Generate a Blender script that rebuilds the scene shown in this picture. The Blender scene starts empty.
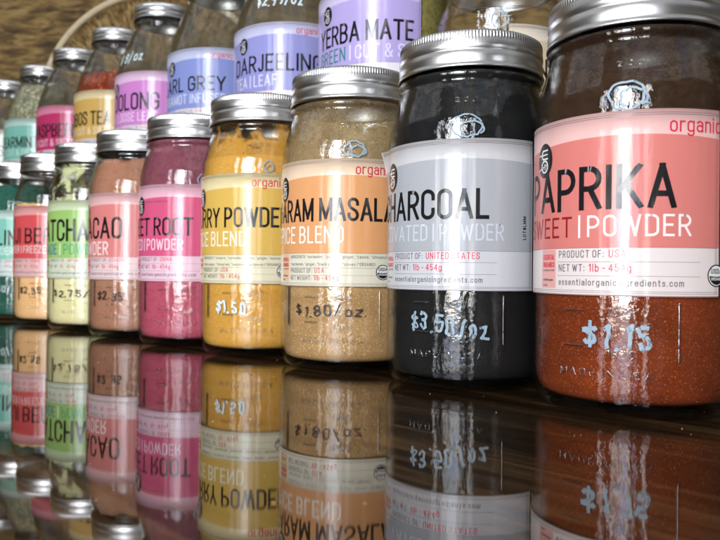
import bpy, bmesh, math, random
from mathutils import Matrix, Vector, noise
random.seed(7)
S = bpy.context.scene
COL = S.collection
rad = math.radians
PI = math.pi
H = 0.2                                   # height of a front jar in metres

# ------------------------------------------------------------------ nodes
class NT:
    def __init__(s, tree): s.t = tree; s.n = tree.nodes; s.l = tree.links
    def new(s, typ, **kw):
        n = s.n.new(typ)
        for k, v in kw.items():
            if k.startswith('i_'): n.inputs[k[2:].replace('_', ' ')].default_value = v
            else: setattr(n, k, v)
        return n
    def link(s, a, b): s.l.new(a, b)
    def math(s, op, a, b=None, c=None, clamp=False):
        n = s.n.new('ShaderNodeMath'); n.operation = op; n.use_clamp = clamp
        for i, v in enumerate((a, b, c)):
            if v is None: continue
            if isinstance(v, (int, float)): n.inputs[i].default_value = v
            else: s.link(v, n.inputs[i])
        return n.outputs[0]
    def ramp(s, fac, stops, interp='LINEAR'):
        n = s.n.new('ShaderNodeValToRGB'); n.color_ramp.interpolation = interp
        e = n.color_ramp.elements
        while len(e) > len(stops): e.remove(e[-1])
        while len(e) < len(stops): e.new(0.5)
        for i, (p, c) in enumerate(stops):
            e[i].position = p; e[i].color = (c if len(c) == 4 else (*c, 1))
        s.link(fac, n.inputs[0]); return n.outputs[0]
    def mix(s, fac, a, b, mode='MIX'):
        n = s.n.new('ShaderNodeMix'); n.data_type = 'RGBA'; n.blend_type = mode
        for i, v in ((0, fac), (6, a), (7, b)):
            if isinstance(v, (int, float)): n.inputs[i].default_value = v
            elif isinstance(v, tuple): n.inputs[i].default_value = v if len(v) == 4 else (*v, 1)
            else: s.link(v, n.inputs[i])
        return n.outputs[2]
    def noise(s, vec, scale, detail=3, rough=.55, dist=0, dim='3D'):
        n = s.n.new('ShaderNodeTexNoise'); n.inputs['Scale'].default_value = scale
        n.inputs['Detail'].default_value = detail; n.inputs['Roughness'].default_value = rough
        n.inputs['Distortion'].default_value = dist
        if vec is not None: s.link(vec, n.inputs['Vector'])
        return n.outputs['Fac']
    def mapping(s, vec, scale=(1, 1, 1), rot=(0, 0, 0), loc=(0, 0, 0)):
        n = s.n.new('ShaderNodeMapping'); n.inputs['Scale'].default_value = scale
        n.inputs['Rotation'].default_value = rot; n.inputs['Location'].default_value = loc
        s.link(vec, n.inputs['Vector']); return n.outputs[0]
    def obj(s): return s.new('ShaderNodeTexCoord').outputs['Object']
    def bump(s, h, strength, dist):
        n = s.new('ShaderNodeBump'); n.inputs['Strength'].default_value = strength
        n.inputs['Distance'].default_value = dist; s.link(h, n.inputs['Height']); return n.outputs[0]

def mat(name):
    m = bpy.data.materials.new(name); m.use_nodes = True
    t = NT(m.node_tree); t.n.clear()
    out = t.new('ShaderNodeOutputMaterial'); return m, t, out
def srgb(r, g, b):
    f = lambda c: ((c/255+.055)/1.055)**2.4 if c > 10 else c/255/12.92
    return (f(r), f(g), f(b))
def principled(t, out, color, rough, **kw):
    p = t.new('ShaderNodeBsdfPrincipled')
    if isinstance(color, tuple): p.inputs['Base Color'].default_value = (*color[:3], 1)
    else: t.link(color, p.inputs['Base Color'])
    if isinstance(rough, (int, float)): p.inputs['Roughness'].default_value = rough
    else: t.link(rough, p.inputs['Roughness'])
    for k, v in kw.items():
        k = k.replace('_', ' ')
        if isinstance(v, (int, float, tuple)): p.inputs[k].default_value = v
        else: t.link(v, p.inputs[k])
    t.link(p.outputs[0], out.inputs[0]); return p

# --- printed label stock: glossy film, slightly rippled
def print_mat(name, c, rough=.12):
    m, t, out = mat(name)
    o = t.obj()
    n1 = t.noise(t.mapping(o, (1, 1, .12)), 190, 2)          # vertical ripples
    n2 = t.noise(o, 45, 3)
    n3 = t.noise(o, 1500, 2)
    h = t.math('ADD', t.math('MULTIPLY', n1, .6), t.math('MULTIPLY', n2, .8))
    h = t.math('ADD', h, t.math('MULTIPLY', n3, .02))
    col = t.mix(t.math('MULTIPLY', t.noise(o, 90, 4), .12), c, tuple(x*.75 for x in c))
    r = t.math('MULTIPLY_ADD', t.noise(o, 70, 3), .08, rough)
    principled(t, out, col, r, IOR=1.44, Normal=t.bump(h, .22, .0011))
    return m
_pm = {}
def PM(r, g, b, gain=1.0):
    k = (r, g, b, gain)
    if k not in _pm: _pm[k] = print_mat('print_%d_%d_%d' % (r, g, b), tuple(x*gain*.76 for x in srgb(r, g, b)))
    return _pm[k]

def glass_mat(name, tint, wav=1.0, f0=.033):
    m, t, out = mat(name)
    o = t.obj()
    h = t.math('ADD', t.noise(t.mapping(o, (1, 1, .55)), 48, 2), t.math('MULTIPLY', t.noise(o, 190, 3), .34))
    nb = t.bump(h, .36*wav, .0019)
    lw = t.new('ShaderNodeLayerWeight'); lw.inputs['Blend'].default_value = .5
    fac = lw.outputs['Facing']
    f5 = t.math('POWER', fac, 4.2)
    F = t.math('MULTIPLY_ADD', f5, .72, f0, clamp=True)
    tr = t.new('ShaderNodeBsdfTransparent')
    f3 = t.math('POWER', fac, 3.6)
    t.link(t.mix(f3, (*tint, 1), (tint[0]*.42, tint[1]*.46, tint[2]*.44, 1)), tr.inputs[0])
    gl = t.new('ShaderNodeBsdfGlossy'); gl.inputs['Roughness'].default_value = .035
    gl.inputs['Color'].default_value = (1, 1, 1, 1); t.link(nb, gl.inputs['Normal'])
    mx = t.new('ShaderNodeMixShader'); t.link(F, mx.inputs[0]); t.link(tr.outputs[0], mx.inputs[1]); t.link(gl.outputs[0], mx.inputs[2])
    t.link(mx.outputs[0], out.inputs[0]); return m
GLASS = glass_mat('clear_jar_glass', (.99, .996, .992))
EMB = glass_mat('embossed_glass', (.78, .80, .79), 2.5, .11)

def metal_mat():
    m, t, out = mat('brushed_tin')
    o = t.obj()
    n = t.noise(t.mapping(o, (1, 1, 6)), 300, 3)
    n2 = t.noise(o, 60, 4)
    c = t.mix(t.math('MULTIPLY', n2, .35), (.70, .70, .69), (.44, .44, .43))
    r = t.math('MULTIPLY_ADD', n2, .12, .24)
    h = t.math('ADD', t.math('MULTIPLY', n, .4), t.math('MULTIPLY', t.noise(o, 2600, 2), .7))
    h = t.math('ADD', h, t.math('MULTIPLY', t.noise(o, 42, 2), 5.0))
    principled(t, out, c, r, Metallic=1.0, Normal=t.bump(h, .10, .0004)); return m
TIN = metal_mat()
_m, _t, _o = mat('lid_underside_painted_shade'); principled(_t, _o, (.045, .036, .03), .5); UNDER_SHADE = _m  # lid underside painted dark in place of the shade inside the jar

def powder_mat(name, c, c2, grain=900, sparkle=0.0, amt=.5, rough=.9):
    m, t, out = mat(name)
    if c[0] > .02: c = tuple(min(.9, x*1.12) for x in c); c2 = tuple(min(.9, x*1.12) for x in c2)
    o = t.obj()
    v = t.new('ShaderNodeTexVoronoi'); v.inputs['Scale'].default_value = grain
    t.link(o, v.inputs['Vector'])
    sep = t.new('ShaderNodeSeparateColor'); t.link(v.outputs['Color'], sep.inputs[0])
    n1 = t.noise(o, 38, 5, .6)
    n2 = t.noise(o, grain*.6, 3, .7)
    f = t.math('ADD', t.math('MULTIPLY', sep.outputs[0], amt), t.math('MULTIPLY', n2, 1.0-amt))
    lay = t.noise(t.mapping(o, (1, 1, 7)), 30, 3, .6, .6)
    f = t.math('ADD', t.math('MULTIPLY', f, .75), t.math('MULTIPLY_ADD', t.math('ADD', n1, t.math('MULTIPLY', lay, .6)), .95, -.62), clamp=True)
    col = t.mix(f, c, c2)
    if sparkle:
        sp = t.math('GREATER_THAN', sep.outputs[1], 1-sparkle)
        col = t.mix(t.math('MULTIPLY', sp, .6), col, tuple(min(1, x*2.0+k) for x, k in zip(c, (.10, .07, .03))))
    principled(t, out, col, rough, Normal=t.bump(t.math('ADD', n2, t.math('MULTIPLY', n1, 1.5)), .5, .0008), **{'Specular IOR Level': .08})
    return m

def film_mat(name, c, c2, lo, hi, scale=40, zlo=None, zhi=None, fine=.0, dens=1.0):
    """dust clinging inside the glass, and painted murk: diffuse where a noise is above a threshold"""
    m, t, out = mat(name)
    o = t.obj()
    n = t.noise(o, scale, 4, .6, .4)
    if fine: n = t.math('ADD', t.math('MULTIPLY', n, 1-fine), t.math('MULTIPLY', t.noise(o, 1100, 2, .8), fine))
    if zlo is not None:
        sx = t.new('ShaderNodeSeparateXYZ'); t.link(o, sx.inputs[0])
        mr = t.new('ShaderNodeMapRange'); t.link(sx.outputs[2], mr.inputs[0])
        mr.inputs[1].default_value = zlo; mr.inputs[2].default_value = zhi
        mr.inputs[3].default_value = .18; mr.inputs[4].default_value = -.18
        n = t.math('ADD', n, mr.outputs[0])
    mr2 = t.new('ShaderNodeMapRange'); t.link(n, mr2.inputs[0])
    mr2.inputs[1].default_value = lo; mr2.inputs[2].default_value = hi
    mr2.inputs[3].default_value = 0; mr2.inputs[4].default_value = dens
    d = t.new('ShaderNodeBsdfDiffuse'); t.link(t.mix(t.noise(o, 300, 4), c, c2), d.inputs[0])
    tr = t.new('ShaderNodeBsdfTransparent')
    mx = t.new('ShaderNodeMixShader'); t.link(mr2.outputs[0], mx.inputs[0]); t.link(tr.outputs[0], mx.inputs[1]); t.link(d.outputs[0], mx.inputs[2])
    t.link(mx.outputs[0], out.inputs[0]); return m

def chalk_mat(name, c, c2, dry=.41):
    m, t, out = mat(name)
    o = t.obj()
    p = principled(t, out, t.mix(t.noise(o, 500, 4, .7), c, c2), .5)
    tr = t.new('ShaderNodeBsdfTransparent')
    k = t.ramp(t.noise(t.mapping(o, (1, 1, .5)), 650, 3, .7), [(dry-.07, (.25, .25, .25)), (dry+.03, (1, 1, 1))])
    mx = t.new('ShaderNodeMixShader'); t.link(k, mx.inputs[0]); t.link(tr.outputs[0], mx.inputs[1]); t.link(p.outputs[0], mx.inputs[2])
    t.link(mx.outputs[0], out.inputs[0]); return m
CHALK = chalk_mat('pale_blue_paint_marker', srgb(150, 168, 178), srgb(100, 122, 138))
CHALKW = chalk_mat('white_paint_marker', srgb(215, 228, 228), srgb(170, 190, 195))
INK = chalk_mat('black_marker_and_refraction', (.006, .005, .006), (.02, .014, .018))  # marker writing, and the painted dark refraction of the graduation bars

# ------------------------------------------------------------------ mesh helpers
def link_mesh(name, verts, faces, mats, parent=None, mi=None, smooth=True):
    me = bpy.data.meshes.new(name); me.from_pydata(verts, [], faces)
    for m in mats: me.materials.append(m)
    if mi: me.polygons.foreach_set('material_index', mi)
    if smooth: me.polygons.foreach_set('use_smooth', [True]*len(faces))
    me.update()
    o = bpy.data.objects.new(name, me); COL.objects.link(o)
    if parent: o.parent = parent
    return o
def lathe(prof, n=128, rfun=None, close=False):
    """prof: (r,z) list in metres"""
    V, F = [], []
    m = len(prof)
    for i in range(n):
        a = 2*PI*i/n; ca, sa = math.cos(a), math.sin(a)
        for j, (r, z) in enumerate(prof):
            rr = r if rfun is None else rfun(r, z, i, j)
            V.append((rr*ca, rr*sa, z))
    for i in range(n):
        k = (i+1) % n
        for j in range(m-1 if not close else m):
            j2 = (j+1) % m
            F.append((i*m+j, k*m+j, k*m+j2, i*m+j2))
    return V, F
def smooth_prof(pts, step=1.2):
    """Catmull-Rom through mm points"""
    out = []
    P = [pts[0]]+list(pts)+[pts[-1]]
    for i in range(1, len(P)-2):
        p0, p1, p2, p3 = P[i-1:i+3]
        L = math.hypot(p2[0]-p1[0], p2[1]-p1[1]); k = max(1, min(8, int(L/step)))
        for q in range(k):
            u = q/k
            out.append(tuple(.5*((2*p1[c])+(-p0[c]+p2[c])*u+(2*p0[c]-5*p1[c]+4*p2[c]-p3[c])*u*u+(-p0[c]+3*p1[c]-3*p2[c]+p3[c])*u**3) for c in (0, 1)))
    out.append(pts[-1]); return out
def mm(p): return [(max(r, 1e-4)/1000, z/1000) for r, z in p]

# ------------------------------------------------------------------ stroke lettering
def arc(cx, cy, rx, ry, a0, a1, n=10):
    return [(cx+rx*math.cos(rad(a0+(a1-a0)*i/n)), cy+ry*math.sin(rad(a0+(a1-a0)*i/n))) for i in range(n+1)]
def stad(w, h=1.0, y0=0.0, x0=0.0):
    r = w/2
    p = arc(x0+r, y0+h-r, r, r, 0, 180)+arc(x0+r, y0+r, r, r, 180, 360); return p+[p[0]]
G = {}
def g(ch, w, *strokes): G[ch] = (w, [list(s) for s in strokes])
W = .40
g('A', .46, [(0, 0), (.23, 1), (.46, 0)], [(.09, .3), (.37, .3)])
g('B', W, [(0, 0), (0, 1), (.2, 1)]+arc(.2, .76, .18, .24, 90, -90, 8)+[(0, .52)], [(.2, .52)]+arc(.2, .26, .2, .26, 90, -90, 8)+[(0, 0)])
g('C', W, [(W, .72)]+arc(.2, .8, .2, .2, 0, 180)+arc(.2, .2, .2, .2, 180, 360)+[(W, .3)])
g('D', W, [(0, 0), (0, 1), (.18, 1)]+arc(.18, .78, .22, .22, 90, 0, 6)+arc(.18, .22, .22, .22, 0, -90, 6)+[(0, 0)])
g('E', .33, [(.33, 1), (0, 1), (0, 0), (.33, 0)], [(0, .52), (.28, .52)])
g('F', .33, [(.33, 1), (0, 1), (0, 0)], [(0, .52), (.28, .52)])
g('G', W, [(W, .72)]+arc(.2, .8, .2, .2, 0, 180)+arc(.2, .2, .2, .2, 180, 360)+[(W, .47), (.23, .47)])
g('H', W, [(0, 0), (0, 1)], [(W, 0), (W, 1)], [(0, .52), (W, .52)])
g('I', .001, [(0, 0), (0, 1)])
g('J', .23, [(.23, 1), (.23, .2)]+arc(.115, .17, .115, .17, 0, -170, 8))
g('K', .42, [(0, 0), (0, 1)], [(.4, 1), (.03, .42)], [(.13, .56), (.42, 0)])
g('L', .31, [(0, 1), (0, 0), (.31, 0)])
g('M', .54, [(0, 0), (0, 1), (.27, .1), (.54, 1), (.54, 0)])
g('N', .42, [(0, 0), (0, 1), (.42, 0), (.42, 1)])
g('O', W, stad(W))
g('P', W, [(0, 0), (0, 1), (.19, 1)]+arc(.19, .72, .21, .28, 90, -90, 8)+[(0, .44)])
g('Q', W, stad(W), [(.22, .22), (.42, -.04)])
g('R', W, [(0, 0), (0, 1), (.19, 1)]+arc(.19, .74, .21, .26, 90, -90, 8)+[(0, .48)], [(.2, .48), (W, 0)])
g('S', W, [(W, .75)]+arc(.2, .8, .2, .2, 0, 180, 8)+[(.01, .7), (.08, .58), (.32, .43), (.39, .3)]+arc(.2, .2, .2, .2, 0, -180, 8)+[(0, .27)])
g('T', .42, [(0, 1), (.42, 1)], [(.21, 1), (.21, 0)])
g('U', W, [(0, 1)]+arc(.2, .2, .2, .2, 180, 360)+[(W, 1)])
g('V', .46, [(0, 1), (.23, 0), (.46, 1)])
g('W', .64, [(0, 1), (.16, 0), (.32, .9), (.48, 0), (.64, 1)])
g('X', .42, [(0, 0), (.42, 1)], [(0, 1), (.42, 0)])
g('Y', .44, [(0, 1), (.22, .45), (.44, 1)], [(.22, .45), (.22, 0)])
g('Z', .38, [(0, 1), (.38, 1), (0, 0), (.38, 0)])
g('0', .38, stad(.38)); g('1', .14, [(0, .82), (.14, 1), (.14, 0)])
g('2', .38, arc(.19, .79, .19, .21, 170, 0, 8)+[(.36, .6), (0, 0), (.38, 0)])
g('3', .38, arc(.19, .78, .18, .22, 160, -80, 8)+[(.12, .54)], arc(.19, .27, .19, .27, 85, -160, 9))
g('4', .4, [(.3, 0), (.3, 1), (0, .28), (.4, .28)])
g('5', .38, [(.35, 1), (.04, 1), (.02, .55)]+arc(.19, .3, .19, .3, 110, -160, 9))
g('6', .38, [(.34, .95), (.1, .7)]+arc(.19, .28, .19, .28, 160, -200, 12))
g('7', .36, [(0, 1), (.36, 1), (.12, 0)])
g('8', .38, stad(.34, .46, .54, .02), stad(.38, .54))
g('9', .38, stad(.38, .55, .45), [(.38, .7), (.2, 0)])
g('$', .36, [(.36, .8)]+arc(.18, .74, .18, .14, 20, 200, 7)+[(.1, .56), (.3, .44)]+arc(.18, .27, .18, .15, 20, -170, 7), [(.18, 1.08), (.18, -.08)])
g('/', .34, [(0, -.1), (.34, 1.1)]); g('|', .001, [(0, -.04), (0, 1.04)]); g('-', .2, [(0, .42), (.2, .42)])
g('.', .03, [(0, 0), (.02, .02)]); g(',', .03, [(.03, .03), (0, -.14)]); g(':', .03, [(0, .08), (0, .12)], [(0, .6), (0, .64)])
g('*', .2, [(0, .8), (.2, .8)], [(.1, .9), (.1, .7)]); g('(', .12, arc(.3, .5, .3, .7, 140, 220, 5)); g(')', .12, arc(-.18, .5, .3, .7, 40, -40, 5))
g('&', .46, [(.46, 0), (.08, .7)]+arc(.19, .82, .13, .18, 190, -40, 8)+[(.04, .4)]+arc(.18, .22, .18, .22, 160, 330, 8)+[(.46, .45)])
g('#', .36, [(.1, 0), (.1, 1)], [(.26, 0), (.26, 1)], [(0, .33), (.36, .33)], [(0, .67), (.36, .67)])
X = .66
o_ = stad(.36, X)
g('o', .36, o_); g('a', .36, stad(.36, .4), [(.36, 0), (.36, .48)]+arc(.18, .48, .18, .18, 0, 150, 6))
g('b', .36, o_, [(0, 0), (0, 1)]); g('d', .36, o_, [(.36, 0), (.36, 1)])
g('c', .34, [(.34, .48)]+arc(.18, X-.18, .17, .18, 0, 180, 7)+arc(.18, .18, .17, .18, 180, 360, 7))
g('e', .36, [(0, .34), (.36, .34)]+arc(.18, X-.18, .18, .18, 0, 180, 7)+arc(.18, .18, .18, .18, 180, 340, 7))
g('f', .26, [(.1, 0), (.1, .8)]+arc(.24, .82, .14, .18, 180, 80, 5), [(0, .62), (.24, .62)])
g('g', .36, o_, [(.36, X), (.36, -.12)]+arc(.18, -.12, .18, .16, 0, -160, 7))
g('h', .34, [(0, 0), (0, 1)], arc(.17, X-.17, .17, .17, 180, 0, 7)+[(.34, 0)])
g('i', .001, [(0, 0), (0, X)], [(0, .86), (0, .92)]); g('j', .1, [(.1, X), (.1, -.2), (0, -.26)], [(.1, .86), (.1, .92)])
g('k', .34, [(0, 0), (0, 1)], [(.32, X), (.03, .25)], [(.1, .33), (.34, 0)])
g('l', .001, [(0, 0), (0, 1)])
g('m', .56, [(0, 0), (0, X)], arc(.14, X-.14, .14, .14, 180, 0, 6)+[(.28, 0)], arc(.42, X-.14, .14, .14, 180, 0, 6)+[(.56, 0)])
g('n', .34, [(0, 0), (0, X)], arc(.17, X-.17, .17, .17, 180, 0, 7)+[(.34, 0)])
g('p', .36, o_, [(0, X), (0, -.3)]); g('q', .36, o_, [(.36, X), (.36, -.3)])
g('r', .24, [(0, 0), (0, X)], arc(.18, X-.18, .18, .18, 180, 70, 5))
g('s', .3, [(.3, .5)]+arc(.15, .5, .15, .16, 20, 190, 6)+[(.28, .26)]+arc(.15, .16, .15, .16, 20, -170, 6))
g('t', .24, [(.1, .95), (.1, .15)]+arc(.24, .14, .14, .14, 180, 270, 4), [(0, X), (.24, X)])
g('u', .34, [(0, X)]+arc(.17, .17, .17, .17, 180, 360, 7)+[(.34, X)])
g('v', .34, [(0, X), (.17, 0), (.34, X)]); g('w', .5, [(0, X), (.12, 0), (.25, .6), (.38, 0), (.5, X)])
g('x', .32, [(0, 0), (.32, X)], [(0, X), (.32, 0)]); g('y', .34, [(0, X), (.17, .05)], [(.34, X), (.08, -.3)]); g('z', .3, [(0, X), (.3, X), (0, 0), (.3, 0)])

def text_strokes(txt, cap, t, space=.15, width=None, wob=0.0):
    """strokes in mm, origin at left baseline; t = stroke thickness / cap. Returns (strokes,total width)"""
    x = 0.0; items = []
    for ch in txt:
        if ch == ' ': x += .24; continue
        w, st = G[ch]
        dy = random.uniform(-1, 1)*wob*.12; sk = random.uniform(-1, 1)*wob*.1
        items.append((x, w, st, dy, sk)); x += w+t+space
    tot = x-space
    sx = cap if width is None else width/tot
    out = []
    for x0, w, st, dy, sk in items:
        for s in st:
            out.append([((x0+t/2+px+sk*py)*sx, (t/2+py*(1-t)+dy)*cap) for px, py in s])
    return out, tot*sx
def resample(p, step):
    out = [p[0]]
    for a, b in zip(p, p[1:]):
        L = math.hypot(b[0]-a[0], b[1]-a[1]); k = max(1, math.ceil(L/step))
        for i in range(1, k+1): out.append((a[0]+(b[0]-a[0])*i/k, a[1]+(b[1]-a[1])*i/k))
    return out
def offsets(p, tx, ext=True):
    closed = math.hypot(p[0][0]-p[-1][0], p[0][1]-p[-1][1]) < 1e-6 and len(p) > 3
    p = list(p)
    if ext and not closed:
        def e(a, b):
            L = math.hypot(a[0]-b[0], a[1]-b[1]) or 1
            return (a[0]+(a[0]-b[0])/L*tx/2, a[1]+(a[1]-b[1])/L*tx/2)
        p[0] = e(p[0], p[1]); p[-1] = e(p[-1], p[-2])
    n = len(p); L, R = [], []
    for i in range(n):
        a = p[i-1] if i > 0 else (p[-2] if closed else None)
        b = p[i+1] if i < n-1 else (p[1] if closed else None)
        ds = []
        for u, v in ((a, p[i]), (p[i], b)):
            if u is None or v is None: continue
            l = math.hypot(v[0]-u[0], v[1]-u[1])
            if l > 1e-9: ds.append(((v[0]-u[0])/l, (v[1]-u[1])/l))
        if not ds: ds = [(1, 0)]
        dx = sum(d[0] for d in ds); dy = sum(d[1] for d in ds); l = math.hypot(dx, dy)
        if l < 1e-6: dx, dy, l = ds[0][0], ds[0][1], 1
        dx /= l; dy /= l
        c = max(.45, abs(dx*ds[0][0]+dy*ds[0][1])); k = tx/2/c
        L.append((p[i][0]-dy*k, p[i][1]+dx*k)); R.append((p[i][0]+dy*k, p[i][1]-dx*k))
    return L, R

class Wrap:
    """collects flat artwork in (u mm along the arc, v mm up, layer) and bends it round a jar"""
    def __init__(s, rfun): s.rfun = rfun; s.V = []; s.F = []; s.M = []; s.mats = []; s.k = 0
    def mi(s, m):
        if m not in s.mats: s.mats.append(m)
        return s.mats.index(m)
    def pt(s, u, v, off):
        r = s.rfun(u, v)
        a = u/s.R0
        s.V.append(((r+off)*math.sin(a)/1000, -(r+off)*math.cos(a)/1000, v/1000)); return len(s.V)-1
    def ribbon(s, p, tx, m, off, ext=True, step=1.4, clamp=None):
        if ext:
            cut = []
            closed = math.hypot(p[0][0]-p[-1][0], p[0][1]-p[-1][1]) < 1e-6
            for j in range(1, len(p)-1):
                ax, ay, bx, by = p[j][0]-p[j-1][0], p[j][1]-p[j-1][1], p[j+1][0]-p[j][0], p[j+1][1]-p[j][1]
                if ax*bx+ay*by < .62*math.hypot(ax, ay)*math.hypot(bx, by): cut.append(j)
            if cut:
                q = [0]+cut+[len(p)-1]
                for a, b in zip(q, q[1:]): s.ribbon(p[a:b+1], tx, m, off, ext, step, clamp)
                return
        s.k += 1; off += (s.k % 60)*.0009
        p = resample(p, step); L, R = offsets(p, tx, ext); i = s.mi(m)
        if clamp:
            L = [(x, max(clamp[0], min(clamp[1], y))) for x, y in L]; R = [(x, max(clamp[0], min(clamp[1], y))) for x, y in R]
        a = [s.pt(*q, off) for q in L]; b = [s.pt(*q, off) for q in R]
        for j in range(len(a)-1): s.F.append((b[j], b[j+1], a[j+1], a[j])); s.M.append(i)
    def text(s, txt, u, v, cap, t, m, off, width=None, space=.15, rot=False, wob=0):
        st, w = text_strokes(txt, cap, t, space, width, wob)
        for q in st:
            if rot: q = [(u-y, v+x) for x, y in q]
            else: q = [(u+x, v+y) for x, y in q]
            s.ribbon(q, t*cap, m, off, clamp=(v, v+cap) if (txt.isupper() and not rot and ',' not in txt and '|' not in txt) else None)
        return w
    def sheet(s, u0, u1, lo, hi, m, off, nv=1, du=.9):
        n = max(1, math.ceil((u1-u0)/du)); i = s.mi(m); g_ = []
        for a in range(n+1):
            u = u0+(u1-u0)*a/n; l = lo(u) if callable(lo) else lo; h = hi(u) if callable(hi) else hi
            g_.append([s.pt(u, l+(h-l)*b/nv, off) for b in range(nv+1)])
        for a in range(n):
            for b in range(nv): s.F.append((g_[a][b], g_[a+1][b], g_[a+1][b+1], g_[a][b+1])); s.M.append(i)
        return g_
    def disc(s, u, v, ru, rv, m, off, n=28):
        s.k += 1; off += (s.k % 60)*.0009; i = s.mi(m)
        c = s.pt(u, v, off); prev = None; rings = []
        for k in (.5, 1):
            rings.append([s.pt(u+ru*k*math.cos(2*PI*a/n), v+rv*k*math.sin(2*PI*a/n), off) for a in range(n)])
        for a in range(n):
            b = (a+1) % n
            s.F.append((c, rings[0][a], rings[0][b])); s.M.append(i)
            s.F.append((rings[0][a], rings[1][a], rings[1][b], rings[0][b])); s.M.append(i)
    def tube(s, p, r, m, off):
        """raised half-round bead on the glass"""
        p = resample(p, 1.0); i = s.mi(m); rows = []
        for k, (f, h) in enumerate(((-1, -.3), (-.75, .5), (0, .9), (.75, .5), (1, -.3))):
            L, R = offsets(p, 2*r*abs(f) if f else 1e-6, True)
            q = L if f < 0 else R
            rows.append([s.pt(x, y, off+r*h) for x, y in q])
        for a, b in zip(rows, rows[1:]):
            for j in range(len(a)-1): s.F.append((b[j], b[j+1], a[j+1], a[j])); s.M.append(i)
    def build(s, name, parent): return link_mesh(name, s.V, s.F, s.mats, parent, s.M)

# ------------------------------------------------------------------ camera (fitted to the photograph)
CZ = .3123*H
cam_d = bpy.data.cameras.new('camera'); cam = bpy.data.objects.new('camera', cam_d); COL.objects.link(cam)
cam_d.sensor_width = 36; cam_d.lens = 36.0; cam_d.clip_start = .01; cam_d.clip_end = 50
cam.matrix_world = Matrix.Translation((0, 0, CZ)) @ Matrix.Rotation(PI/2+.0036, 4, 'X') @ Matrix.Rotation(.0104, 4, 'Z')
cam_d.dof.use_dof = True; cam_d.dof.focus_distance = .40; cam_d.dof.aperture_fstop = 16
S.camera = cam
VM = cam.matrix_world.inverted()
def px(p):
    q = VM @ Vector(p); return 360+720*q.x/-q.z, 270-720*q.y/-q.z
DIR = Vector((-math.cos(.7919), math.sin(.7919), 0)); NRM = Vector((math.sin(.7919), math.cos(.7919), 0))
ROW = Vector((.7018, 1.8487, 0))*H
UROW = Vector((-1.3803, 4.8402, 0))*H
SHELF = .160
def low_pos(i): return ROW+DIR*(.5233*H*i)
def up_pos(i, dx=0):
    p = UROW+DIR*(.6856*H*i)+Vector((0, 0, SHELF))
    r, z, tx = dx
    for _ in range(4):
        m = min(px(p+Vector((r*math.cos(a/20), r*math.sin(a/20), z)))[0] for a in range(126))
        p.x += (tx-m)*p.y/720
    return p
def facing(p): return math.atan2(p.y, p.x)-PI/2
def phi_at(pos, R, zl, xpx):
    """angle on the jar's front (degrees, + to the right) that shows at picture column xpx"""
    rz = facing(pos); best = (1e9, 0)
    for k in range(-86, 87):
        a = rad(k); v = Matrix.Rotation(rz, 3, 'Z') @ Vector((R*math.sin(a), -R*math.cos(a), zl)); x = px(pos+v)[0]
        if abs(x-xpx) < best[0]: best = (abs(x-xpx), k)
    return best[1]

# ------------------------------------------------------------------ jar geometry (mm)
LOWO = [(0, -1.5), (30, -1.4), (39, -2.6), (42.8, -2.9), (45.6, -1.9), (48.1, 1.4), (49.3, 6.0), (49.7, 12), (49.7, 40), (49.7, 90), (49.7, 132), (49.65, 141), (49.0, 148.5), (47.5, 154.5), (45.9, 160), (44.5, 165.5), (43.1, 169.5), (42.2, 171.5), (42.3, 173), (43.9, 174), (44.1, 176), (43.2, 177.4), (41.8, 178.2), (41.6, 180), (41.6, 197), (40.6, 198.4)]
UPO = [(0, 1.5), (30, 1.6), (40, .4), (43.5, .15), (46.5, 1.3), (56, 4.4), (60.4, 11), (62.0, 20), (62, 80), (62, 140), (61.4, 152), (59.4, 164), (56.2, 176), (52.0, 188), (47.6, 200), (43.4, 210), (39.9, 217), (38.0, 220.2), (37.8, 221.6), (39.0, 222.8), (39.0, 226), (37.7, 228), (37.4, 247), (36.4, 248.4)]
SQO = [(0, 1.5), (30, 1.6), (40, .4), (43.5, .15), (46.5, 1.3), (49.3, 4.4), (50.5, 9), (51.0, 14), (51.0, 91), (50.4, 100), (48.6, 107), (46.0, 113), (43.6, 119), (42.6, 122), (43.6, 124), (43.6, 126), (41.6, 128), (41.6, 143), (40.6, 144.4)]
def shell(outer, th=1.2, base=2.6):
    o = smooth_prof(outer)
    body = [p for p in o if p[1] > base+1.0 and p[0] > 25]
    inner = [(p[0]-th-(1.6 if p[1] < base+6 else 0)*max(0, (base+7-p[1])/6), p[1]) for p in body]
    inner = inner[::-1]+[(inner[0][0]-5, base), (0, base)]
    return o+inner
def prof_r(outer, z):
    o = smooth_prof(outer)
    for a, b in zip(o, o[1:]):
        if a[1] <= z <= b[1] and b[1] > a[1]: return a[0]+(b[0]-a[0])*(z-a[1])/(b[1]-a[1])
    return o[-1][0]
def mesh_only(name, VF, mats, smooth=True):
    me = bpy.data.meshes.new(name); me.from_pydata(VF[0], [], VF[1])
    for m in mats: me.materials.append(m)
    if smooth: me.polygons.foreach_set('use_smooth', [True]*len(VF[1]))
    me.update(); return me
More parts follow.
